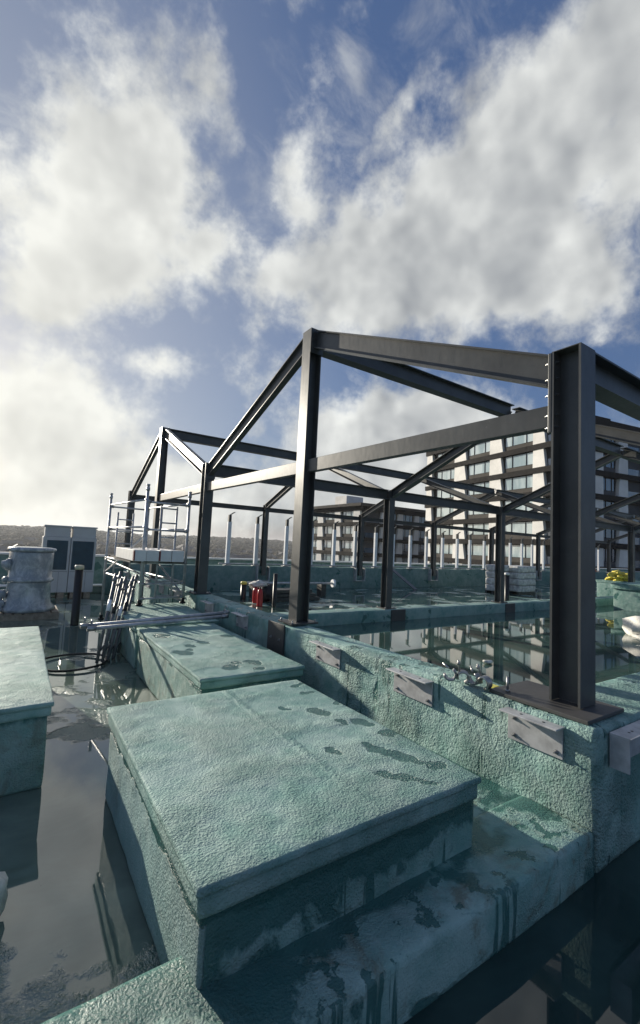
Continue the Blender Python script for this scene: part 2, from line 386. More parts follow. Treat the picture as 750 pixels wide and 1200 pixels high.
    def build(s, name, material, parent=None, bevel=0.0, origin=None):
        me = bpy.data.meshes.new(name)
        bmesh.ops.recalc_face_normals(s.bm, faces=s.bm.faces)
        if origin is None and parent is None and len(s.bm.verts):
            xs = [q.co for q in s.bm.verts]
            origin = Vector(((min(c.x for c in xs)+max(c.x for c in xs))/2, (min(c.y for c in xs)+max(c.y for c in xs))/2, min(c.z for c in xs)))
        off = Vector(origin) if origin is not None else Vector((0,0,0))
        if parent is not None and origin is None:
            q = parent
            while q is not None: off += q.location; q = q.parent
            for q in s.bm.verts: q.co -= off
        elif origin is not None and parent is None:
            for q in s.bm.verts: q.co -= off
        s.bm.to_mesh(me); s.bm.free(); me.materials.append(material)
        o = bpy.data.objects.new(name, me); S.collection.objects.link(o)
        if parent is not None: o.parent = parent
        else: o.location = off
        if bevel:
            b = o.modifiers.new('bevel', 'BEVEL'); b.width = bevel; b.segments = 2; b.limit_method = 'ANGLE'
        return o

def tag(o, label=None, cat=None, group=None, kind=None):
    if label: o['label'] = label
    if cat: o['category'] = cat
    if group: o['group'] = group
    if kind: o['kind'] = kind
    return o
def thing(name, label, cat, loc=(0,0,0), group=None):
    o = bpy.data.objects.new(name, None); S.collection.objects.link(o); o.location = loc; o.empty_display_size = .2
    return tag(o, label, cat, group)
def copy_tree(o, parent=None):
    c = o.copy(); S.collection.objects.link(c)
    if parent is not None: c.parent = parent
    for ch in list(o.children): copy_tree(ch, c)
    return c
def ibeam(mb, a, b, h, wd, up=(0,0,1), tf=.014, tw=.010):
    """I-section from a to b (centre line); h along 'up', flanges wd wide across"""
    a, b = Vector(a), Vector(b); d = (b-a).normalized(); up = Vector(up)
    up = (up - d * up.dot(d)).normalized(); sd_ = d.cross(up)
    H, Wd = h/2, wd/2; t = tw/2
    P = [(-Wd,-H), (Wd,-H), (Wd,-H+tf), (t,-H+tf), (t,H-tf), (Wd,H-tf), (Wd,H), (-Wd,H), (-Wd,H-tf), (-t,H-tf), (-t,-H+tf), (-Wd,-H+tf)]
    A = [mb.bm.verts.new(a + sd_*p[0] + up*p[1]) for p in P]; B = [mb.bm.verts.new(b + sd_*p[0] + up*p[1]) for p in P]
    n = 12
    for i in range(n): mb.bm.faces.new((A[i], A[(i+1) % n], B[(i+1) % n], B[i]))
    for Q in (A, B):
        mb.bm.faces.new((Q[0], Q[1], Q[2], Q[3], Q[10], Q[11])); mb.bm.faces.new((Q[3], Q[4], Q[9], Q[10])); mb.bm.faces.new((Q[4], Q[5], Q[6], Q[7], Q[8], Q[9]))
    return mb
def bolt(mb, p, d, r=.013, L=.022):
    p, d = Vector(p), Vector(d).normalized()
    mb.tube(p, p + d*.004, r*1.5, 10); mb.tube(p + d*.004, p + d*L, r, 6); mb.tube(p + d*L, p + d*(L+.014), r*.55, 8)

# ================================================================ SETTING
# far ground and hills
mb = MB()
NA, rs = 120, [30, 120, 260, 420, 600, 800, 1000, 1250, 1500, 2000, 3000, 5000]
def hillz(az, r):
    k = 0
    if az is not None:
        t = min(max((r - 350) / 900, 0), 1); t = t*t*(3-2*t)
        sky_h = 13 + 4*math.sin(az*9+1) + 3.5*math.sin(az*23) + 9*math.exp(-((az-R(26))/R(5))**2) + 4*math.exp(-((az-R(-4))/R(3))**2)
        k = t * (12.5 + sky_h * .68)
        if r > 1500: k *= max(0.55, 1-(r-1500)/6000)
    return -16.5 + k + 1.2*mnoise.noise(Vector((az*14, r*.006, 0)))
rings = []
for r in rs:
    rings.append([mb.bm.verts.new((r*math.sin(2*math.pi*i/NA), r*math.cos(2*math.pi*i/NA), hillz((2*math.pi*i/NA+math.pi) % (2*math.pi) - math.pi, r))) for i in range(NA)])
c0 = mb.bm.verts.new((0, 0, -17))
for i in range(NA): mb.bm.faces.new((c0, rings[0][i], rings[0][(i+1) % NA]))
for A, B in zip(rings, rings[1:]):
    for i in range(NA): f = mb.bm.faces.new((A[i], B[i], B[(i+1) % NA], A[(i+1) % NA])); f.smooth = True
GR = plain('far_ground', (.085, .09, .065), .9, 0, .35, .02)
tag(mb.build('terrain', GR), kind='structure')

# roof deck and parapets
mb = MB(); mb.box(-22, 46, -9, 18.6, -16, 0); tag(mb.build('flooded_roof_deck', F_MAIN), kind='structure')
mb = MB(); mb.box(-2.4, 45, -8.9, 1.35, -.05, .006); tag(mb.build('front_water_dark_sheet', F_LOW), kind='structure')  # added sheet over the same floor, painted dark for the dimmer reflection
mb = MB(); mb.box(3.0, 45, 1.5, 8.05, .02, .08); tag(mb.build('inner_roof_water', F_INNER), kind='structure')
mb = MB(); mb.box(2.95, 45, 8.4, 15.15, .02, .085); tag(mb.build('inner_roof_floor', F_FAR), kind='structure')

def wallthing(name, label, cat='parapet wall'): return thing(name, label, cat)
# outer parapet with white coping
t = wallthing('outer_parapet', 'dark teal outer parapet wall with white coping along the far roof edge')
MB().rough(-22, 46, 17.55, 17.85, 0, 1.06, .5, .02, .01).build('wall', T_WALL, t)
MB().box(-22.05, 46.05, 17.48, 17.92, 1.06, 1.13).build('coping', WHITEC, t, .01)
t = wallthing('low_upstand', 'low teal upstand with pale top edge behind the outdoor units')
MB().rough(-22, 2.6, 15.6, 15.9, 0, .22, .5, .02, .006).build('wall', T_WALL, t)
MB().box(-22, 2.6, 15.56, 15.94, .22, .26).build('coping', WHITEC, t)
# inner parapet carrying the row of posts
t = wallthing('inner_parapet', 'teal coated inner parapet wall that carries the row of white posts')
MB().rough(2.3, 45.0, 15.2, 15.55, 0, .95, .4, .02, .008).build('wall', T_WALL, t)
MB().tube((6.0, 15.28, 1.02), (45, 15.28, 1.02), .025).build('rail', ALU, t)
# B kerb under the middle column row
t = wallthing('roof_kerb', 'long low teal kerb under the middle row of dark columns', 'kerb')
kb2 = MB(); kb2.rough(3.06, 34, 8.05, 8.5, 0, .35, .25, .02, .007); kb2.build('upstand', T_KERB2, t)

# the big near kerb (slightly out of square with the roof, as in the frame standing on it)
def face_x(y): return 2.895 - (y - 1.28) * .024 if y < 5 else 2.806
kerb = thing('roof_kerb', 'thick mint green sprayed kerb with steel brackets under the near column line', 'kerb', (3.0, 1.28, 0))
mb = MB()
mb.rough(2.87, 3.20, 1.28, 15.2, 0, .80, .09, .02, .007)
for q in mb.bm.verts: q.co.x += face_x(q.co.y) - 2.87 - (.02*max(0, (.35-q.co.z))*0)
mb.build('upstand', T_KERB, kerb)
mb = MB(); mb.rough(3.2, 12.0, 1.28, 1.80, 0, .795, .10, .02, .006); mb.build('return_upstand', T_KERB, kerb)
def bracket_A(y0, y1):
    x = face_x((y0+y1)/2) - .006; zt = .765
    m_ = MB(); m_.box(x-.010, x, y0, y1, .565, zt-.010)
    m_.box(x-.105, x, y0-.01, y1+.01, zt-.010, zt)
    o = m_.build('bracket', GALVP, kerb, .002)
    for (yy, zz) in ((y0+.04, .60), (y1-.05, .60), (y1-.05, .71)):
        h = MB(); bolt(h, (x-.010, yy, zz), (-1, 0, 0), .010, .012); h.build('bolt', GALV, o)
    for yy in (y0+.1, y1-.12): h = MB(); h.tube((x-.05, yy, zt-.001), (x-.05, yy, zt+.0015), .009, 12); h.build('bolt_hole', BLACKP, o)
for y0, y1 in ((1.47, 1.84), (2.49, 2.93), (3.69, 4.13), (5.85, 6.25), (7.2, 7.6), (9.1, 9.5), (10.3, 10.7), (11.6, 12.0), (12.9, 13.3), (14.1, 14.5)):
    bracket_A(y0, y1)
m_ = MB(); m_.box(3.02, 3.52, 1.262, 1.272, .575, .765); m_.box(3.02, 3.52, 1.155, 1.272, .765, .775)
m_.box(3.02, 3.03, 1.165, 1.262, .575, .765)
ob = m_.build('bracket', GALVP, kerb, .002)
for xx in (3.13, 3.17, 3.4): h = MB(); h.tube((xx, 1.21, .7745), (xx, 1.21, .7765), .008, 12); h.build('bolt_hole', BLACKP, ob)
m_ = MB(); m_.box(2.782, 2.800, 4.80, 5.22, .44, .815)
ob = m_.build('side_plate', PLATE, kerb, .002)
for yy in (4.9, 5.12): h = MB(); bolt(h, (2.782, yy, .62), (-1,0,0), .012, .01); h.build('bolt', GALV, ob)

# wide base ledge in front
led = thing('base_ledge', 'low teal ledge running below the nearest box and kerb, wet and stained', 'ledge', (2, 1.4, 0))
MB().rough(-2.5, 2.885, 1.282, 1.74, -.01, .24, .09, .018, .006).build('upstand', T_LEDGE, led)
MB().rough(2.06, 2.9, 1.70, 8.0, -.01, .225, .12, .018, .006).build('gutter_bed', T_LEDGE, led)

# boxes with overhanging lids
def hatch(label, x0, x1, y0, y1, zt, lm, bmt, th=.10, ov=.03, step=.07):
    t = thing('roof_box', label, 'roof box', ((x0+x1)/2, (y0+y1)/2, 0), 'coated boxes on the flooded roof')
    b = MB(); b.rough(x0+ov, x1-ov, y0+ov, y1-ov, 0, zt-th+.02, step, .014, .006); b.build('body', bmt, t)
    l = MB(); l.rough(x0+.012, x1-.012, y0+.012, y1-.012, zt-th, zt-.028, step, .012, .004); l.build('lid_side', T_LID3, t)
    l = MB(); l.rough(x0, x1, y0, y1, zt-.032, zt, step, .010, .0035); l.build('lid', lm, t)
    return t
hatch('largest and nearest teal box, its wide lid spotted with puddles', .613, 2.175, 1.545, 3.475, .60, T_LID1, T_BODY1, .115, .026, .055)
hatch('middle teal box behind the nearest one, tubes lying across its far end', 1.404, 2.483, 3.82, 6.36, .60, T_LID2, T_BODY2)
hatch('teal box standing under the scaffold tower', 1.42, 2.64, 6.50, 8.62, .60, T_LID3, T_BODY2)
hatch('teal box at the left edge beside the coiled hose', -1.6, .31, 3.74, 6.85, .60, T_LID3, T_BODY2)
# boxes at right far
t = hatch('pale teal box at the right, in front of the yellow cloth', 17.9, 27.0, 3.4, 7.5, 1.00, T_LID3, T_KERB2, .2, .08, .4)
t = hatch('small teal plinth under the yellow cloth', 21.5, 23.9, 8.6, 9.6, .92, T_LID3, T_KERB2, .1, .03, .3)

# ================================================================ STEEL FRAME
fr = thing('steel_frame', 'dark grey gabled steel frame of columns and rafters standing on the roof kerbs', 'steel frame', (3.1, 4.9, .8))
EA, RI = 3.30, 4.68                       # top of eaves and ridge
ROWS = [1.58, 4.92, 8.30, 11.72, 15.22]
def colx(i): return (3.205, 3.055, 2.93, 2.90, 2.90)[i]
HW, FW = .205, .185
def column(x, y, z0, z1, plate=(.30, .27), turn=False):
    m_ = MB(); ibeam(m_, (x, y, z0+.014), (x, y, z1), .18 if turn else HW, .2 if turn else FW, (1, 0, 0) if turn else (0, 1, 0), .013, .010)
    o = m_.build('column', STEEL, fr)
    p = MB(); p.box(x-plate[0]/2, x+plate[0]/2, y-plate[1]/2, y+plate[1]/2, z0-.004, z0+.016)
    p.build('base_plate', PLATE, o, .002)
    for sx in (-1, 1):
        for sy in (-1, 1):
            b = MB(); bolt(b, (x+sx*(plate[0]/2-.03), y+sy*(plate[1]/2-.03), z0+.016), (0,0,1), .012, .02); b.build('anchor_bolt', GALV, o)
    return o
def member(name, a, b, h, wd=.15, up=(0,0,1)):
    m_ = MB(); ibeam(m_, a, b, h, wd, up); return m_.build(name, STEEL, fr)
RX = [None, 7.7, 12.4, 17.1, 21.8, 26.5, 31.2, 35.9]
# gable frame
for i, y in enumerate(ROWS):
    top = RI if i in (1, 3) else EA + (.0 if i else -.01)
    if i == 0:
        c1 = MB(); ibeam(c1, (3.205, 1.58, .83), (3.205, 1.58, top), .205, .205, (0,1,0), .016, .011)
        c1.box(3.1025, 3.3075, 1.4775, 1.6825, top, top+.006)
        o = c1.build('column', STEEL, fr)
        p = MB(); p.box(2.93, 3.42, 1.35, 2.03, .802, .826); p.build('base_plate', PLATE, o, .003)
        b = MB(); b.tube((3.0, 1.93, .826), (3.0, 1.93, .93), .009, 10); b.tube((3.0, 1.93, .826), (3.0, 1.93, .84), .018, 6); b.build('anchor_bolt', GALV, o)
        # end plate for rafter and tie, bolts each side
        p = MB(); p.box(3.10, 3.31, 1.684, 1.706, 2.70, 3.29); pl = p.build('end_plate', STEEL, o, .002)
        for zz in (3.22, 3.10, 2.98, 2.83, 2.74):
            for xx_ in (3.125, 3.285): b = MB(); bolt(b, (xx_, 1.706, zz), (0,1,0), .011, .018); b.build('bolt', BOLT, o)
            b = MB(); bolt(b, (3.135, 1.668, zz), (0,-1,0), .012, .010); b.build('bolt', STEEL, o)
    else:
        z0 = .81 if i != 1 else .82
        o = column(colx(i), y, z0, top, (.40, .34) if i == 1 else (.34, .32), i in (1, 3))
        p = MB(); p.box(colx(i)-.10, colx(i)+.10, y-HW/2-.022, y-HW/2-.003, top-.34 if i in (1,3) else top-.3, top-.01); pl = p.build('end_plate', STEEL, o)
        for zz in (top-.07, top-.16): b = MB(); bolt(b, (colx(i)-.06, y-HW/2-.022, zz), (0,-1,0), .012, .012); b.build('bolt', STEEL, o)
def gp(i, off): return colx(i) + 0*off
for i in range(4):
    ya, yb = ROWS[i] + HW/2 + .003, ROWS[i+1] - HW/2 - .003
    za, zb = (EA, RI) if i % 2 == 0 else (RI, EA)
    if i == 0: ya += .022
    member('rafter', (colx(i), ya, za-.125), (colx(i+1), yb, zb-.14), .225, .10)
    if i < 3:
        m_ = MB(); m_.prism([(-.045,-.083),(.045,-.083),(.045,.083),(-.045,.083)], (colx(i), ya, 2.838), (1,0,0), (0,0,1), (colx(i+1), yb, 2.838)); m_.build('tie_beam', STEEL, fr, .004)
# interior frames
for x in RX[1:]:
    for i in (0, 2, 4):
        z0 = {0: .80, 2: .352, 4: .955}[i]
        if i == 4:
            yy = 15.12
            m_ = MB(); ibeam(m_, (x, yy, .62), (x, yy, EA-.02), .2, .17, (0,1,0), .013, .010); o = m_.build('column', STEEL, fr)
            p = MB(); p.box(x-.26, x-.23, 15.02, 15.2, .42, .97); p.box(x+.23, x+.26, 15.02, 15.2, .42, .97); p.box(x-.26, x+.26, 15.02, 15.2, .39, .42); p.build('bracket', GALVP, o)
        elif not (i == 0 and x > 13):
            o = column(x, ROWS[i], z0, EA, (.36, .34))
            if i == 2:
                p = MB(); p.box(x-.06, x+.42, 8.028, 8.046, .03, .345); p.build('side_plate', PLATE, o)
    for i in range(4):
        ya, yb = ROWS[i] + (.1 if i % 2 == 0 else .03), ROWS[i+1] - (.1 if i % 2 else .03)
        za, zb = (EA-.1, RI-.16) if i % 2 == 0 else (RI-.16, EA-.1)
        member('rafter', (x, ya, za), (x, yb, zb), .19, .14)
# longitudinal beams, one per bay
xs = [3.02] + RX[1:]
for k in range(len(xs)-1):
    a, b = xs[k], xs[k+1]
    for i, nm in ((0, 'eave_beam'), (1, 'ridge_beam'), (2, 'valley_beam'), (3, 'ridge_beam'), (4, 'eave_beam')):
        a_ = (colx(i) + .012) if k == 0 else a + .085
        b_ = b - .085
        z = RI - .13 if i in (1, 3) else EA - .112
        yy = ROWS[i] - (.10 if i == 4 else 0)
        h_ = .245 if i in (1, 3) else (.235 if i < 4 else .16)
        zz = z if i < 4 else EA - .2
        member(nm, (a_, yy, zz), (b_, yy, zz), h_, .165)

# ================================================================ POSTS ON THE PARAPET
def post():
    t = thing('parapet_post', 'white upright post with dark cranked head on the inner parapet wall', 'post', (0,0,0), 'white posts along the inner parapet')
    MB().box(-.07, .07, -.05, .05, 1.0, 2.55).build('upright', WHITEP, t)
    m_ = MB(); m_.box(-.05, .05, -.05, .05, 2.55, 2.80); m_.prism([(-.03,-.03),(.03,-.03),(.03,.03),(-.03,.03)], (0,0,2.80), (0,1,0), (1,0,0), (.17, -.03, 2.92)); m_.build('head', STEEL, t)
    m_ = MB(); m_.box(-.13, .13, -.09, .09, .955, .985); m_.box(-.05, .05, -.05, .05, .985, 1.0); m_.build('foot', GALV, t)
    return t
pp = post(); first = True
xx = [6.35, 7.48, 8.78, 9.97, 11.12, 12.28, 13.46, 14.55, 15.68, 16.8, 18.0, 19.15, 20.2, 21.45, 22.7, 23.9, 25.1, 26.2, 27.5, 28.7, 29.9, 31.1, 32.4, 33.6, 34.8]
for x in xx:
    o = pp if first else copy_tree(pp); first = False
    o.location = (x, 15.34, 0)
t = pp

# ================================================================ SCAFFOLD TOWER
tw = thing('scaffold_tower', 'tall aluminium mobile scaffold tower straddling the teal box on the roof', 'scaffold tower', (2.1, 9.4, .6))
P00, P10, P01, P11 = (1.86, 8.36), (2.68, 8.52), (1.62, 10.72), (2.46, 10.86)
bases = {P00: .60, P10: .60, P01: 0.0, P11: 0.0}
tops = {P00: 2.78, P10: 2.74, P01: 2.76, P11: 2.70}
for P in (P00, P10, P01, P11):
    m_ = MB(); m_.tube((*P, bases[P]+.03), (*P, tops[P]), .026, 12); m_.tube((*P, tops[P]-.12), (*P, tops[P]-.06), .034, 12); m_.tube((*P, tops[P]-.03), (*P, tops[P]), .032, 12)
    o = m_.build('standard', ALU, tw)
    f = MB(); f.tube((*P, bases[P]), (*P, bases[P]+.03), .06, 14); f.tube((*P, bases[P]+.03), (*P, bases[P]+.10), .034, 12); f.build('foot', BLACKP, o)
def rail(A, B, za, zb=None, r=.019, name='rail'):
    zb = za if zb is None else zb
    m_ = MB(); a = Vector((*A, za)); b = Vector((*B, zb)); m_.tube(a, b, r, 10); d = (b-a).normalized()
    o = m_.build(name, ALU, tw)
    c = MB(); c.tube(a - d*.01, a + d*.07, r*1.55, 10); c.tube(b - d*.07, b + d*.01, r*1.55, 10); c.build('clamp', GALV, o)
for z in (2.50, 2.0): rail(P00, P01, z); rail(P10, P11, z)
for z in (2.46, 1.96, 1.36, .98): rail(P00, P10, z)
for z in (2.46, 1.96, 1.36): rail(P01, P11, z)
rail(P00, P01, 1.84, 1.02, .019, 'brace'); rail(P10, P11, .75, 1.6, .019, 'brace'); rail(P01, P10, 1.3, .8, .019, 'brace')
rail(P00, P01, 1.0)
# ladder frame inside the near end
def lp(k, z): return (P00[0]+(P10[0]-P00[0])*k, P00[1]+(P10[1]-P00[1])*k + .04, z)
m_ = MB()
for k in (.35, .72): m_.tube(lp(k, .62), lp(k, 2.42), .02, 10)
for z in [.75+.27*i for i in range(7)]: m_.tube(lp(.35, z), lp(.72, z), .014, 8)
m_.build('ladder', ALU, tw)
m_ = MB(); lq = lambda k, z: (P01[0]+(P11[0]-P01[0])*k, P01[1]+(P11[1]-P01[1])*k - .04, z)
for k in (.2, .6): m_.tube(lq(k, .05), lq(k, 2.35), .02, 10)
for z in [.3+.27*i for i in range(8)]: m_.tube(lq(.2, z), lq(.6, z), .014, 8)
m_.build('ladder', ALU, tw)
rail(P10, P11, 1.36); rail(P00, P01, 1.34); rail(P00, P10, .72); rail(P10, P11, 1.0)
m_ = MB(); m_.box(1.66, 2.62, 8.4, 10.78, 1.36, 1.40); m_.build('platform', DTIMBER, tw)
# white cartons on the platform
for k in range(4):
    t = thing('carton', ['white carton nearest the left side of the scaffold platform', 'second white carton from the left on the scaffold platform',
        'third white carton from the left on the scaffold platform', 'white carton at the right end of the scaffold platform'][k], 'carton', (1.64+k*.215, 8.05, 1.40), 'long white cartons on the scaffold')
    x0 = 1.64 + k*.215; j = rnd.uniform(-.03, .03)
    m_ = MB(); m_.box(x0, x0+.207, 8.05+j, 9.75+j, 1.402, 1.60+rnd.uniform(-.01, .01)); m_.build('box', CARTON, t, .006)
    if k in (0, 2): m_ = MB(); m_.box(x0-.003, x0+.02, 8.046+j, 8.12+j, 1.41, 1.585); m_.build('tape', REDT, t)

# stacked ladder frames leaning
for k in range(4):
    lab = ['leftmost aluminium ladder section leaning beside the tower', 'second leaning ladder section from the left', 'third leaning ladder section from the left', 'rightmost leaning ladder section nearest the teal box'][k]
    b0 = Vector((1.05+k*.075, 7.0+.03*k, .02)); b1 = b0 + Vector((.14, .40, 0))
    t = thing('loose_ladder', lab, 'ladder section', tuple(b0), 'loose aluminium ladder sections leaning together')
    lean = Vector((.26+.025*k, .62+.03*k, 1.20-.07*(k % 3)-.02*k))
    for q in (b0, b1):
        m_ = MB(); m_.tube(q, q+lean, .022, 10); m_.tube(q+lean*.9, q+lean*.96, .028, 10); m_.build('leg', LADM, t)
    for f in (.12, .36, .60, .84): m_ = MB(); m_.tube(b0+lean*f, b1+lean*f, .016, 8); m_.build('rung', LADM, t)
    m_ = MB(); m_.tube(b0+lean*.55, b0+lean*.68, .030, 8, .026); m_.build('clip', BLACKP if k % 2 else WHITEP, t)

# long tubes lying over the boxes
def pole(label, a, b, r, dz=0):
    a, b = Vector(a), Vector(b); t = thing('scaffold_tube', label, 'scaffold tube', tuple((a+b)/2 - Vector((0,0,r))), 'loose aluminium tubes')
    MB().tube(a, b, r, 14).build('tube', ALU, t)
    d = (b-a).normalized()
    for q, s_ in ((a, 1), (b, -1)):
        m_ = MB(); m_.tube(q, q+d*s_*.10, r*1.25, 12); m_.path([q+d*s_*.05+Vector((0,0,r))+Vector((0,.05*math.cos(x), .035+.045*math.sin(x))) for x in (-1.2,-.4,.4,1.2,2,2.8)], .009, 6); m_.build('coupler', GALV, t)
pole('upper aluminium tube lying across two teal boxes to the kerb bracket', (.73, 6.36, .655), (2.74, 6.42, .735), .026)
pole('lower aluminium tube lying across two teal boxes, touching its twin', (.80, 6.30, .628), (2.70, 6.36, .690), .026)

# coiled hose
m_ = MB(); cx_, cy_ = .76, 7.15
m_.path([(cx_+.44*math.cos(a*.2618)+.01*math.sin(a), cy_+.46*math.sin(a*.2618), .03+.006*math.sin(a*.7)) for a in range(24)], .016, 8, True)
tag(m_.build('hose', BLACKP), 'black hose ring lying on the flooded roof by the left box', 'hose')

# vent pipes
def vent(x, y, z0, z1, r, label, cap):
    t = thing('stub_pipe', label, 'pipe', (x, y, z0))
    MB().lathe([(r*1.04, z0), (r, z0+.02), (r, z1)], (x, y, 0), 20).build('pipe', BLACKP, t)
    if cap: MB().lathe([(r*1.12, z1-.05), (r*1.14, z1-.01), (r*1.08, z1+.03), (r*.5, z1+.035)], (x, y, 0), 20).build('cap', cap, t)
vent(1.06, 10.15, 0, 1.16, .075, 'tall black stub pipe with a cream cap near the wrapped drum', CREAM)
vent(5.76, 12.5, .08, .60, .085, 'short black stub pipe with a yellow cap inside the frame', YEL)
vent(5.92, 10.82, .08, 1.0, .055, 'slim black stub pipe without a cap beside the extinguisher', None)
vent(15.33, 9.95, .08, 1.12, .085, 'black stub pipe in front of the wrapped block pallet', WHITEC)

# ================================================================ HEAT PUMPS
def unit(x0, x1, label):
    y0, y1 = 14.5, 15.2
    t = thing('outdoor_unit', label, 'outdoor unit', ((x0+x1)/2, 14.85, .16), 'pair of white outdoor units')
    MB().box(x0, x1, y0, y1, .16, 1.72).build('casing', CASE, t, .012)
    m_ = MB(); m_.prism([(0,0),(1,0)][:0] or [(-.5,-.5),(.5,-.5),(.5,.5),(-.5,.5)], ((x0+x1)/2, (y0+y1)/2, 1.721), (x1-x0-.06,0,0), (0,y1-y0-.06,0), ((x0+x1)/2, (y0+y1)/2, 2.0))
    m_.box(x0-.0, x1+.0, y0-.0, y1, 2.0, 2.045); m_.build('hood', CASE, t, .008)
    m_ = MB(); m_.box(x0+.10 if x0 < 1 else x0+.04, x1-.06, y0-.012, y0-.002, .80, 1.62)
    m_.build('grille', GRILLE, t)
    m_ = MB(); m_.box(x0+.02, x1-.02, y0-.006, y0-.001, .742, .752); m_.box((x0+x1)/2+.1, (x0+x1)/2+.106, y0-.006, y0-.001, .18, .74); m_.build('panel_joint', STEEL, t)
    for k in range(2):
        q = x0+.08+k*(x1-x0-.3); MB().box(q, q+.16, y0+.0, y1, .0, .158).build('timber_block', TIMBER, t)
unit(.56, 1.235, 'white outdoor unit on the left of the pair, dark front grille')
unit(1.25, 1.90, 'white outdoor unit on the right of the pair, dark front grille')

# ================================================================ WRAPPED DRUM ON PALLET
t = thing('pallet', 'grey timber pallet under the film-wrapped drum', 'pallet', (.27, 11.5, 0))
m_ = MB()
for k in range(7): m_.box(-.28+k*.165, -.28+k*.165+.13, 11.0, 12.05, .12, .145)
m_.build('deck', TIMBER, t)
m_ = MB()
for k in range(3): m_.box(-.28, .84, 11.0+k*.47, 11.0+k*.47+.10, .0, .118)
m_.build('bearer', TIMBER, t)
t = thing('wrapped_drum', 'round drum stack in cloudy stretch film on a pallet at the left', 'wrapped goods', (.27, 11.5, .147))
j = lambda a, z: .035*mnoise.noise(Vector((math.cos(a)*2.2, math.sin(a)*2.2, z*5))) + .02*math.sin(a*7+z*9)
MB().lathe([(.52, .15), (.50, .22), (.43, .30), (.41, .5), (.40, .72), (.405, .76)], (.27, 11.5, 0), 48, j).build('lower_tier', FILM, t)
MB().lathe([(.43, .761), (.45, .79), (.43, .83), (.40, .86), (.405, 1.1), (.41, 1.36), (.40, 1.40)], (.27, 11.5, 0), 48, j).build('upper_tier', FILM, t)
MB().lathe([(.43, 1.401), (.455, 1.43), (.44, 1.47), (.34, 1.49), (.05, 1.495)], (.27, 11.5, 0), 48, j).build('top_ring', FILM, t)
for (dx, z, r) in ((-.42, 1.12, .12), (-.44, .80, .07), (-.47, .50, .10), (-.50, .30, .12) ): MB().blob((.27+dx, 11.35, z), (r*.9, r, r), 2, .25, 2.2, z*9).build('film_bulge', FILM, t)
t = tag(MB().blob((-.55, 11.2, .18), (.35, .3, .22), 3, .3, 2.4, 5).build('plastic_sheet', FILM), 'crumpled clear plastic sheet heaped beside the drum pallet', 'plastic sheet')

# left edge bag
t = tag(MB().blob((-.075, 2.62, .12), (.165, .16, .14), 3, .22, 2.2, 3).build('rubble_bag', BAGW), 'white plastic bag at the very left edge on the flooded roof', 'bag')
# white bag in the inner pool
t = tag(MB().blob((12.35, 4.35, .22), (.55, .45, .30), 3, .28, 1.8, 11).build('rubble_bag', BAGW), 'white woven bag lying in the inner flooded area at the right edge', 'bag')

# wrapped block pallets
def blocks(label, x0, x1, y0, y1, h):
    t = thing('block_pallet', label, 'pallet load', ((x0+x1)/2, (y0+y1)/2, .085), 'film-wrapped block pallets')
    m_ = MB()
    for k in range(3): m_.box(x0, x1, y0+k*(y1-y0-.1)/2, y0+.1+k*(y1-y0-.1)/2, .085, .2)
    m_.build('pallet', DTIMBER, t)
    n = 4
    for k in range(n):
        z0 = .2 + k*(h-.2)/n; m_ = MB(); m_.rough(x0, x1, y0, y1, z0+.008, z0+(h-.2)/n-.004, .2, .03, .02); m_.build('block_layer', BLOCKW, t)
blocks('paler wrapped block pallet, half hidden behind the middle column', 17.6, 18.28, 11.75, 12.5, 1.38)
blocks('grey wrapped block pallet right of the black stub pipe', 18.36, 19.7, 11.35, 12.2, 1.36)

# timber stack, tube, bags and extinguisher inside
for k in range(3):
    m_ = MB(); m_.box(6.3+.1*k, 8.1-.12*k, 11.8+.05*k, 12.5, .09+.115*k, .195+.115*k)
    tag(m_.build('timber_baulk', DTIMBER, None, .01), ['bottom', 'middle', 'top'][k] + ' dark wet timber baulk of the stack behind the tall column', 'timber', 'dark timber stack')
t = thing('scaffold_tube', 'long aluminium tube with a white end fitting above the timber stack', 'scaffold tube', (7.6, 13.1, .5), 'loose aluminium tubes')
MB().tube((6.0, 13.1, .53), (9.25, 12.75, .53), .04, 12).build('tube', ALU, t); MB().tube((9.25, 12.75, .53), (9.33, 12.74, .53), .14, 12).build('end_fitting', WHITEP, t)
for (x, y, lab) in ((6.35, 13.0, 'left timber trestle block under the long tube'), (8.9, 12.9, 'right timber trestle block under the long tube')):
    MBo = MB(); MBo.box(x-.1, x+.1, y-.15, y+.15, .085, .49); tag(MBo.build('trestle_block', DTIMBER, None, .01), lab, 'timber')
t = thing('fire_extinguisher', 'red fire extinguisher standing beside the slim black pipe', 'extinguisher', (5.62, 11.1, .085))
MB().lathe([(.085, .085), (.08, .11), (.08, .40), (.06, .52), (.03, .56)], (5.62, 11.1, 0), 20).build('cylinder', REDM, t)
m_ = MB(); m_.tube((5.62, 11.1, .56), (5.62, 11.1, .60), .022); m_.box(5.58, 5.72, 11.085, 11.115, .60, .615); m_.box(5.6, 5.71, 11.085, 11.115, .635, .65); m_.build('valve', BLACKP, t)
MB().path([(5.66, 11.1, .585), (5.75, 11.08, .55), (5.75, 11.05, .40), (5.72, 11.02, .28)], .011).build('hose', BLACKP, t)
t = thing('fire_extinguisher', 'second red extinguisher half hidden behind the first', 'extinguisher', (5.80, 11.75, .085))
MB().lathe([(.08, .085), (.085, .11), (.085, .43), (.06, .50), (.03, .53)], (5.80, 11.75, 0), 20).build('cylinder', REDM, t)
MB().box(5.76, 5.84, 11.735, 11.765, .53, .56).build('valve', BLACKP, t)
tag(MB().blob((6.25, 12.0, .34), (.36, .26, .24), 3, .28, 2.1, 8).build('tool_bag', CLOTHG), 'black tool bag between the extinguisher and the timber stack', 'bag')
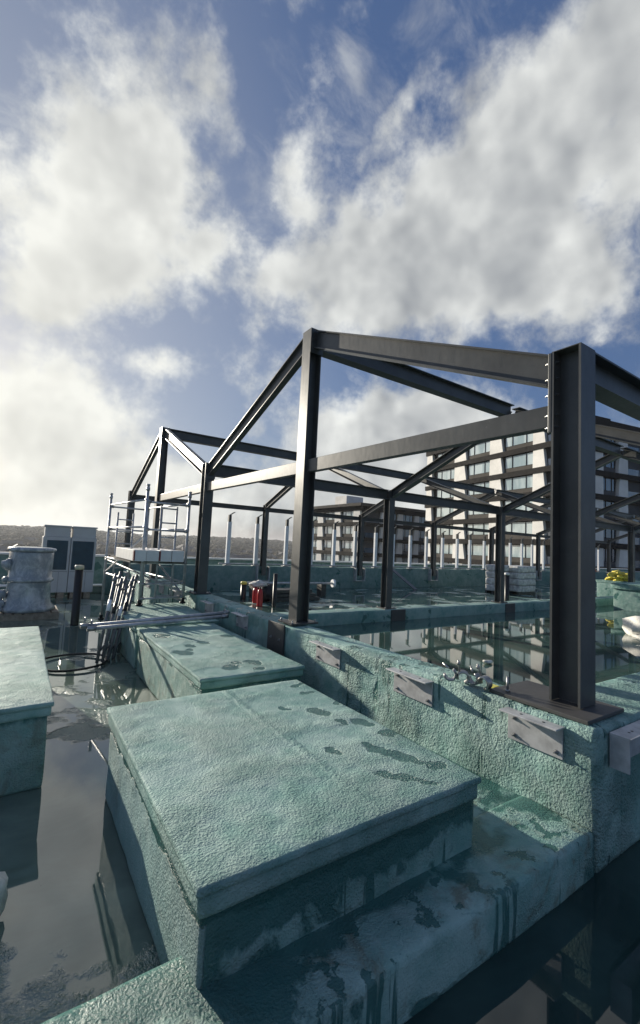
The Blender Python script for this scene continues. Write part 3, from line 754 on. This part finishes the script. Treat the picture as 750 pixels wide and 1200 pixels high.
tag(MB().blob((5.95, 11.9, .60), (.26, .18, .10), 3, .3, 2.6, 2).build('folded_sheet', BAGW), 'crumpled white sheet on top of the black tool bag', 'sheet')
# leaning plank
m_ = MB(); m_.prism([(-.13,-.02),(.13,-.02),(.13,.02),(-.13,.02)], (14.85, 14.1, .09), (.96, .2, 0), (0, .5, -.8), (14.2, 15.16, 1.02))
tag(m_.build('leaning_plank', plain('grey_plank', (.16,.17,.18), .6)), 'grey plank leaning against the inner parapet wall', 'plank')
# yellow cloth and orange cone
m_ = MB(); m_.blob((22.2, 8.95, 1.05), (.52, .36, .24), 4, .45, 2.8, 4)
tag(m_.build('cloth_heap', HIVIZ), 'crumpled yellow cloth heaped on the small teal plinth', 'cloth')
t = thing('traffic_cone', 'orange cone on the far side of the roof beyond the nearest column', 'cone', (34.1, 15.3, .95))
MB().lathe([(.20, .99), (.16, 1.05), (.035, 1.55)], (34.1, 15.36, 0), 18).build('cone_body', ORANGE, t)
MB().box(33.86, 34.34, 15.22, 15.54, .955, .988).build('base', ORANGE, t)
MB().lathe([(.128, 1.17), (.095, 1.32)], (34.1, 15.36, 0), 18).build('band', WHITEP, t)

# scaffold couplers and debris on kerb
def coupler(x, y, z, a, lab):
    t = thing('tube_coupler', lab, 'coupler', (x, y, z), 'loose tube couplers')
    M_ = Matrix.Translation((x, y, z)) @ Matrix.Rotation(a, 4, 'Z') @ Matrix.Scale(1.25, 4)
    arc = lambda r, a0, a1, cx=0, cz=0, yy=0: [M_ @ Vector((cx+r*math.cos(a0+(a1-a0)*i/9), yy, cz+r*math.sin(a0+(a1-a0)*i/9))) for i in range(10)]
    m_ = MB()
    for yy in (-.016, -.005, .006, .017): m_.path(arc(.034, R(-20), R(250), 0, .045, yy), .010, 8)
    m_.build('half_clip', BOLT, t)
    m_ = MB()
    for yy in (-.012, 0, .012): m_.path(arc(.034, R(120), R(360), .075, .055, yy), .010, 8)
    m_.build('half_clip', GALV, t)
    m_ = MB(); m_.tube(M_ @ Vector((.02, 0, .07)), M_ @ Vector((.03, .03, .15)), .007, 8); m_.tube(M_ @ Vector((.085, .0, .09)), M_ @ Vector((.12, -.03, .11)), .007, 8); m_.tube(M_ @ Vector((.028, .025, .125)), M_ @ Vector((.029, .028, .14)), .014, 6); m_.build('eye_bolt', BOLT, t)
coupler(2.90, 2.24, .80, 2.3, 'loose steel tube coupler farther from the column base on the kerb top')
coupler(2.93, 2.07, .80, 1.6, 'loose steel tube coupler nearest the column base plate on the kerb top')
MB2 = MB(); MB2.box(3.02, 3.08, 2.05, 2.11, .80, .82); tag(MB2.build('plastic_shim', YEL), 'small yellow plastic shim beside the big column base plate', 'shim')

# ================================================================ BUILDINGS
def facade(bld, O, dirv, nrm, bays, zroof, nfl, fh, dark):
    """bays = [(kind, s0, s1)] along the wall; kind p = stone pier, w = window, r = recessed balcony bay"""
    O = Vector((O[0], O[1], 0)); d = Vector((*dirv, 0)).normalized(); n = Vector((*nrm, 0)).normalized()
    Mx = Matrix(((d.x, n.x, 0, O.x), (d.y, n.y, 0, O.y), (0, 0, 1, 0), (0, 0, 0, 1)))
    L0, L1 = bays[0][1], bays[-1][2]
    for f in range(nfl):
        zt = zroof - .9 - f*fh                       # underside of the band above
        zb = zt - fh + .75
        MB().box(L0-.2, L1+.2, -.05, .62, zt, zt+(.75 if f else .9), Mx).build('floor_band', DARKB, bld)
        for kind, a, b in bays:
            if kind == 'p':
                w_ = (b-a); q = .16*w_; pm = MB()
                pm.prism([(a+q, zt), (a, zb), (b, zb), (b-q*.2, zt)], Mx @ Vector((0, -.02, 0)), d, (0,0,1), Mx @ Vector((0, .48, 0))); pm.build('pier', STONE, bld)
        for kind, a, b in bays:
            if kind == 'w':
                sp = .62
                MB().box(a+.03, b-.03, .02, .22, zb, zb+sp, Mx).build('spandrel', SPAN if not dark else RECESS, bld)  # shaded walls take a darker spandrel, shade put into the colour
                fm = MB(); w_ = b-a
                zz0, zz1 = zb+sp+.03, zt-.03
                for sx in (a+.03, a+w_*.24, a+w_*.72, b-.09): fm.box(sx, sx+.06, .06, .20, zz0, zz1, Mx)
                fm.box(a+.03, b-.03, .05, .19, zz0-.02, zz0+.04, Mx); fm.box(a+.03, b-.03, .05, .19, zz1-.05, zz1, Mx)
                wo = fm.build('window', DARKB, bld)
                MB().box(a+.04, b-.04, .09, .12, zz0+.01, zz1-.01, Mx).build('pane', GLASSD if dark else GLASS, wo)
            elif kind == 'r':
                MB().box(a+.02, b-.02, .10, .14, zb, zb+1.0, Mx).build('balcony_rail', GLASSD, bld)
                wo = MB().box(a+.3, b-.3, -1.3, -1.25, zb+.1, zt-.1, Mx).build('window', GLASSD, bld)

def az(a): return (math.sin(R(a)), math.cos(R(a)))
def hit(px, C, a):
    """distance along bearing a from corner C at which the wall meets the sight line of bearing ratio px"""
    r = (px)
    s_, c_ = az(a)
    return (r*C[1]-C[0])/(s_-r*c_)
# tall block
C3 = (56.6, 29.6); a3 = 11.0
b3 = thing('apartment_block', 'tall cream and dark banded apartment block behind the steel frame', 'building', (66, 42, -16.5))
Lb = 28.0
d1 = az(a3); d2 = az(a3+90)
Mx = Matrix(((d1[0], d2[0], 0, C3[0]), (d1[1], d2[1], 0, C3[1]), (0,0,1,0), (0,0,0,1)))
Z3 = 20.3
MB().box(0, 27.2, 1.6, 20, -16.5, Z3, Mx).build('wall', RECESS, b3)
m_ = MB(); m_.box(-.6, 27.6, -.62, 31.0, Z3, Z3+.5, Mx); m_.box(4, 20, 5, 16, Z3+.5, Z3+3.0, Mx); m_.build('roof', DARKB, b3)
lit = [('r', .0, 1.6), ('p', 1.7, 3.7), ('w', 3.8, 8.9), ('p', 9.0, 11.6), ('w', 11.7, 16.6), ('p', 16.7, 19.6), ('w', 19.7, 24.6), ('p', 25.4, 27.2)]
facade(b3, C3, d1, (-d2[0], -d2[1]), lit, Z3, 7, 3.2, False)
MB().box(.0, 27.2, .2, 1.6, -16.5, Z3, Mx).build('wall', SPAN, b3)
shade = [('p', .5, 2.6), ('w', 2.8, 5.2), ('p', 5.4, 7.8), ('w', 8.0, 10.6), ('p', 10.8, 12.9), ('r', 13.1, 16.0), ('p', 16.2, 18.2), ('w', 18.4, 22.4), ('p', 22.6, 24.6), ('w', 24.8, 28.4), ('p', 28.6, 30.6)]
Mx2 = Mx
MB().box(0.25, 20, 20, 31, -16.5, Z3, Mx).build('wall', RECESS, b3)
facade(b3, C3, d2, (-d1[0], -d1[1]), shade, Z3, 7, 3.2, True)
# lower block
C2 = (58.5, 71.0); a2 = 0.0
b2 = thing('apartment_block', 'lower cream apartment block left of the tall one, seen between the columns', 'building', (62, 80, -16.5))
d1 = az(a2); d2 = az(a2+90)
Mx = Matrix(((d1[0], d2[0], 0, C2[0]), (d1[1], d2[1], 0, C2[1]), (0,0,1,0), (0,0,0,1)))
Z2 = 10.6
MB().box(0.2, 24, .25, 24, -16.5, Z2, Mx).build('wall', RECESS, b2)
m_ = MB(); m_.box(-1.0, 25, -1.4, 25, Z2, Z2+.6, Mx); m_.build('roof', SPAN, b2)
MB().box(11, 15.5, 4, 9, Z2+.6, Z2+3.4, Mx).build('plant_room', STONE, b2)
facade(b2, C2, d1, (-d2[0], -d2[1]), [('p', 0, 2.6), ('w', 2.8, 6.6), ('p', 6.8, 9.2), ('w', 9.4, 13.4), ('p', 13.6, 15.9), ('w', 16.1, 20.2), ('p', 20.4, 22.6)], Z2, 6, 3.15, False)
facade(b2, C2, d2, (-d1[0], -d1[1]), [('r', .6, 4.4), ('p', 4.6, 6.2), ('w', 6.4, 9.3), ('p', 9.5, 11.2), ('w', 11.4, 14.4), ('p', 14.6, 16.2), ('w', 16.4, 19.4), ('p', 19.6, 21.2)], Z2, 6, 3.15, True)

# ================================================================ FAR TOWN AND WOODS
HG = 'pale houses on the far hillside'
k = 0
while k < 46:
    a = R(rnd.choice([rnd.uniform(-3, 12), rnd.uniform(22, 31), rnd.uniform(13, 22)])); r = rnd.uniform(330, 620)
    x, y = r*math.sin(a), r*math.cos(a); z = hillz(a, r) - .5; w_, l_, h_ = rnd.uniform(3.5, 5.5), rnd.uniform(4, 8), rnd.uniform(4.5, 6.5)
    M_ = Matrix.Translation((x, y, z)) @ Matrix.Rotation(rnd.uniform(0, 3.1), 4, 'Z')
    t = thing('house', 'pale house with dark roof on the far hillside', 'house', (x, y, z), HG)
    m_ = MB(); m_.box(-l_, l_, -w_, w_, 0, h_, M_); m_.build('wall', HWALL, t)
    m_ = MB(); m_.prism([(-w_-.4, 0), (w_+.4, 0), (0, w_*.75)], M_ @ Vector((-l_-.3, 0, h_+.02)), (M_.to_3x3() @ Vector((0,1,0))), (0,0,1), M_ @ Vector((l_+.3, 0, h_+.02))); m_.build('roof', ROOFT, t)
    k += 1
bm = bmesh.new(); tmpl = bmesh.new(); bmesh.ops.create_icosphere(tmpl, subdivisions=2, radius=1)
tv = [q.co.copy() for q in tmpl.verts]; tf = [[q.index for q in f.verts] for f in tmpl.faces]; tmpl.free()
verts, faces = [], []
for i in range(5200):
    a = R(rnd.uniform(-16, 52)); r = 300 + 1150*(rnd.random()**.8)
    s_ = rnd.uniform(2.6, 5.0) * (1 + r/2600); z = hillz(a, r) + s_*.45; sx = rnd.uniform(.8, 1.3); so_ = rnd.random()*50
    b0 = len(verts); c = Vector((r*math.sin(a), r*math.cos(a), z))
    for p in tv:
        kk = 1 + .55*mnoise.noise(p*2.6 + Vector((so_, 0, 0)))
        verts.append(c + Vector((p.x*s_*sx, p.y*s_*sx, p.z*s_*.85)) * kk)
    faces += [[b0+j for j in f] for f in tf]
me = bpy.data.meshes.new('far_woods'); me.from_pydata(verts, [], faces)
WOOD = plain('winter_woodland', (.105, .092, .070), .95, 0, .3, .035, 0, spec=.05)
me.materials.append(WOOD); o = bpy.data.objects.new('far_woods', me); S.collection.objects.link(o)
tag(o, 'brown winter woodland covering the far hills', 'woodland', None, 'stuff')

HZ = bpy.data.materials.new('air'); HZ.use_nodes = True; h = NT(HZ.node_tree); HZ.node_tree.nodes.clear()
pv = h.new('ShaderNodeVolumePrincipled'); pv.inputs['Color'].default_value = (.90, .93, .96, 1); pv.inputs['Density'].default_value = .00022; pv.inputs['Anisotropy'].default_value = .3
h.l.new(pv.outputs[0], h.new('ShaderNodeOutputMaterial').inputs['Volume'])
m_ = MB(); m_.box(-5100, 5100, -5100, 5100, -19, 28); tag(m_.build('haze', HZ), 'thin pale haze over the town', 'haze', None, 'stuff')

SC = [(6.9, 9.6, .1, 'white scrap just behind the middle kerb, left of the first dark column'), (9.6, 9.3, .13, 'white scrap on the inner floor between the two dark columns'), (19.3, 9.0, .16, 'white scrap by the kerb below the grey block pallet'), (6.3, 4.4, .09, 'small white scrap floating in the inner pool')]
for x, y, q, lab in SC:
    tag(MB().blob((x, y, .11), (q, q*.7, q*.35), 2, .35, 2.5, x).build('litter_scrap', BAGW), lab, 'litter', 'white scraps on the wet roof')
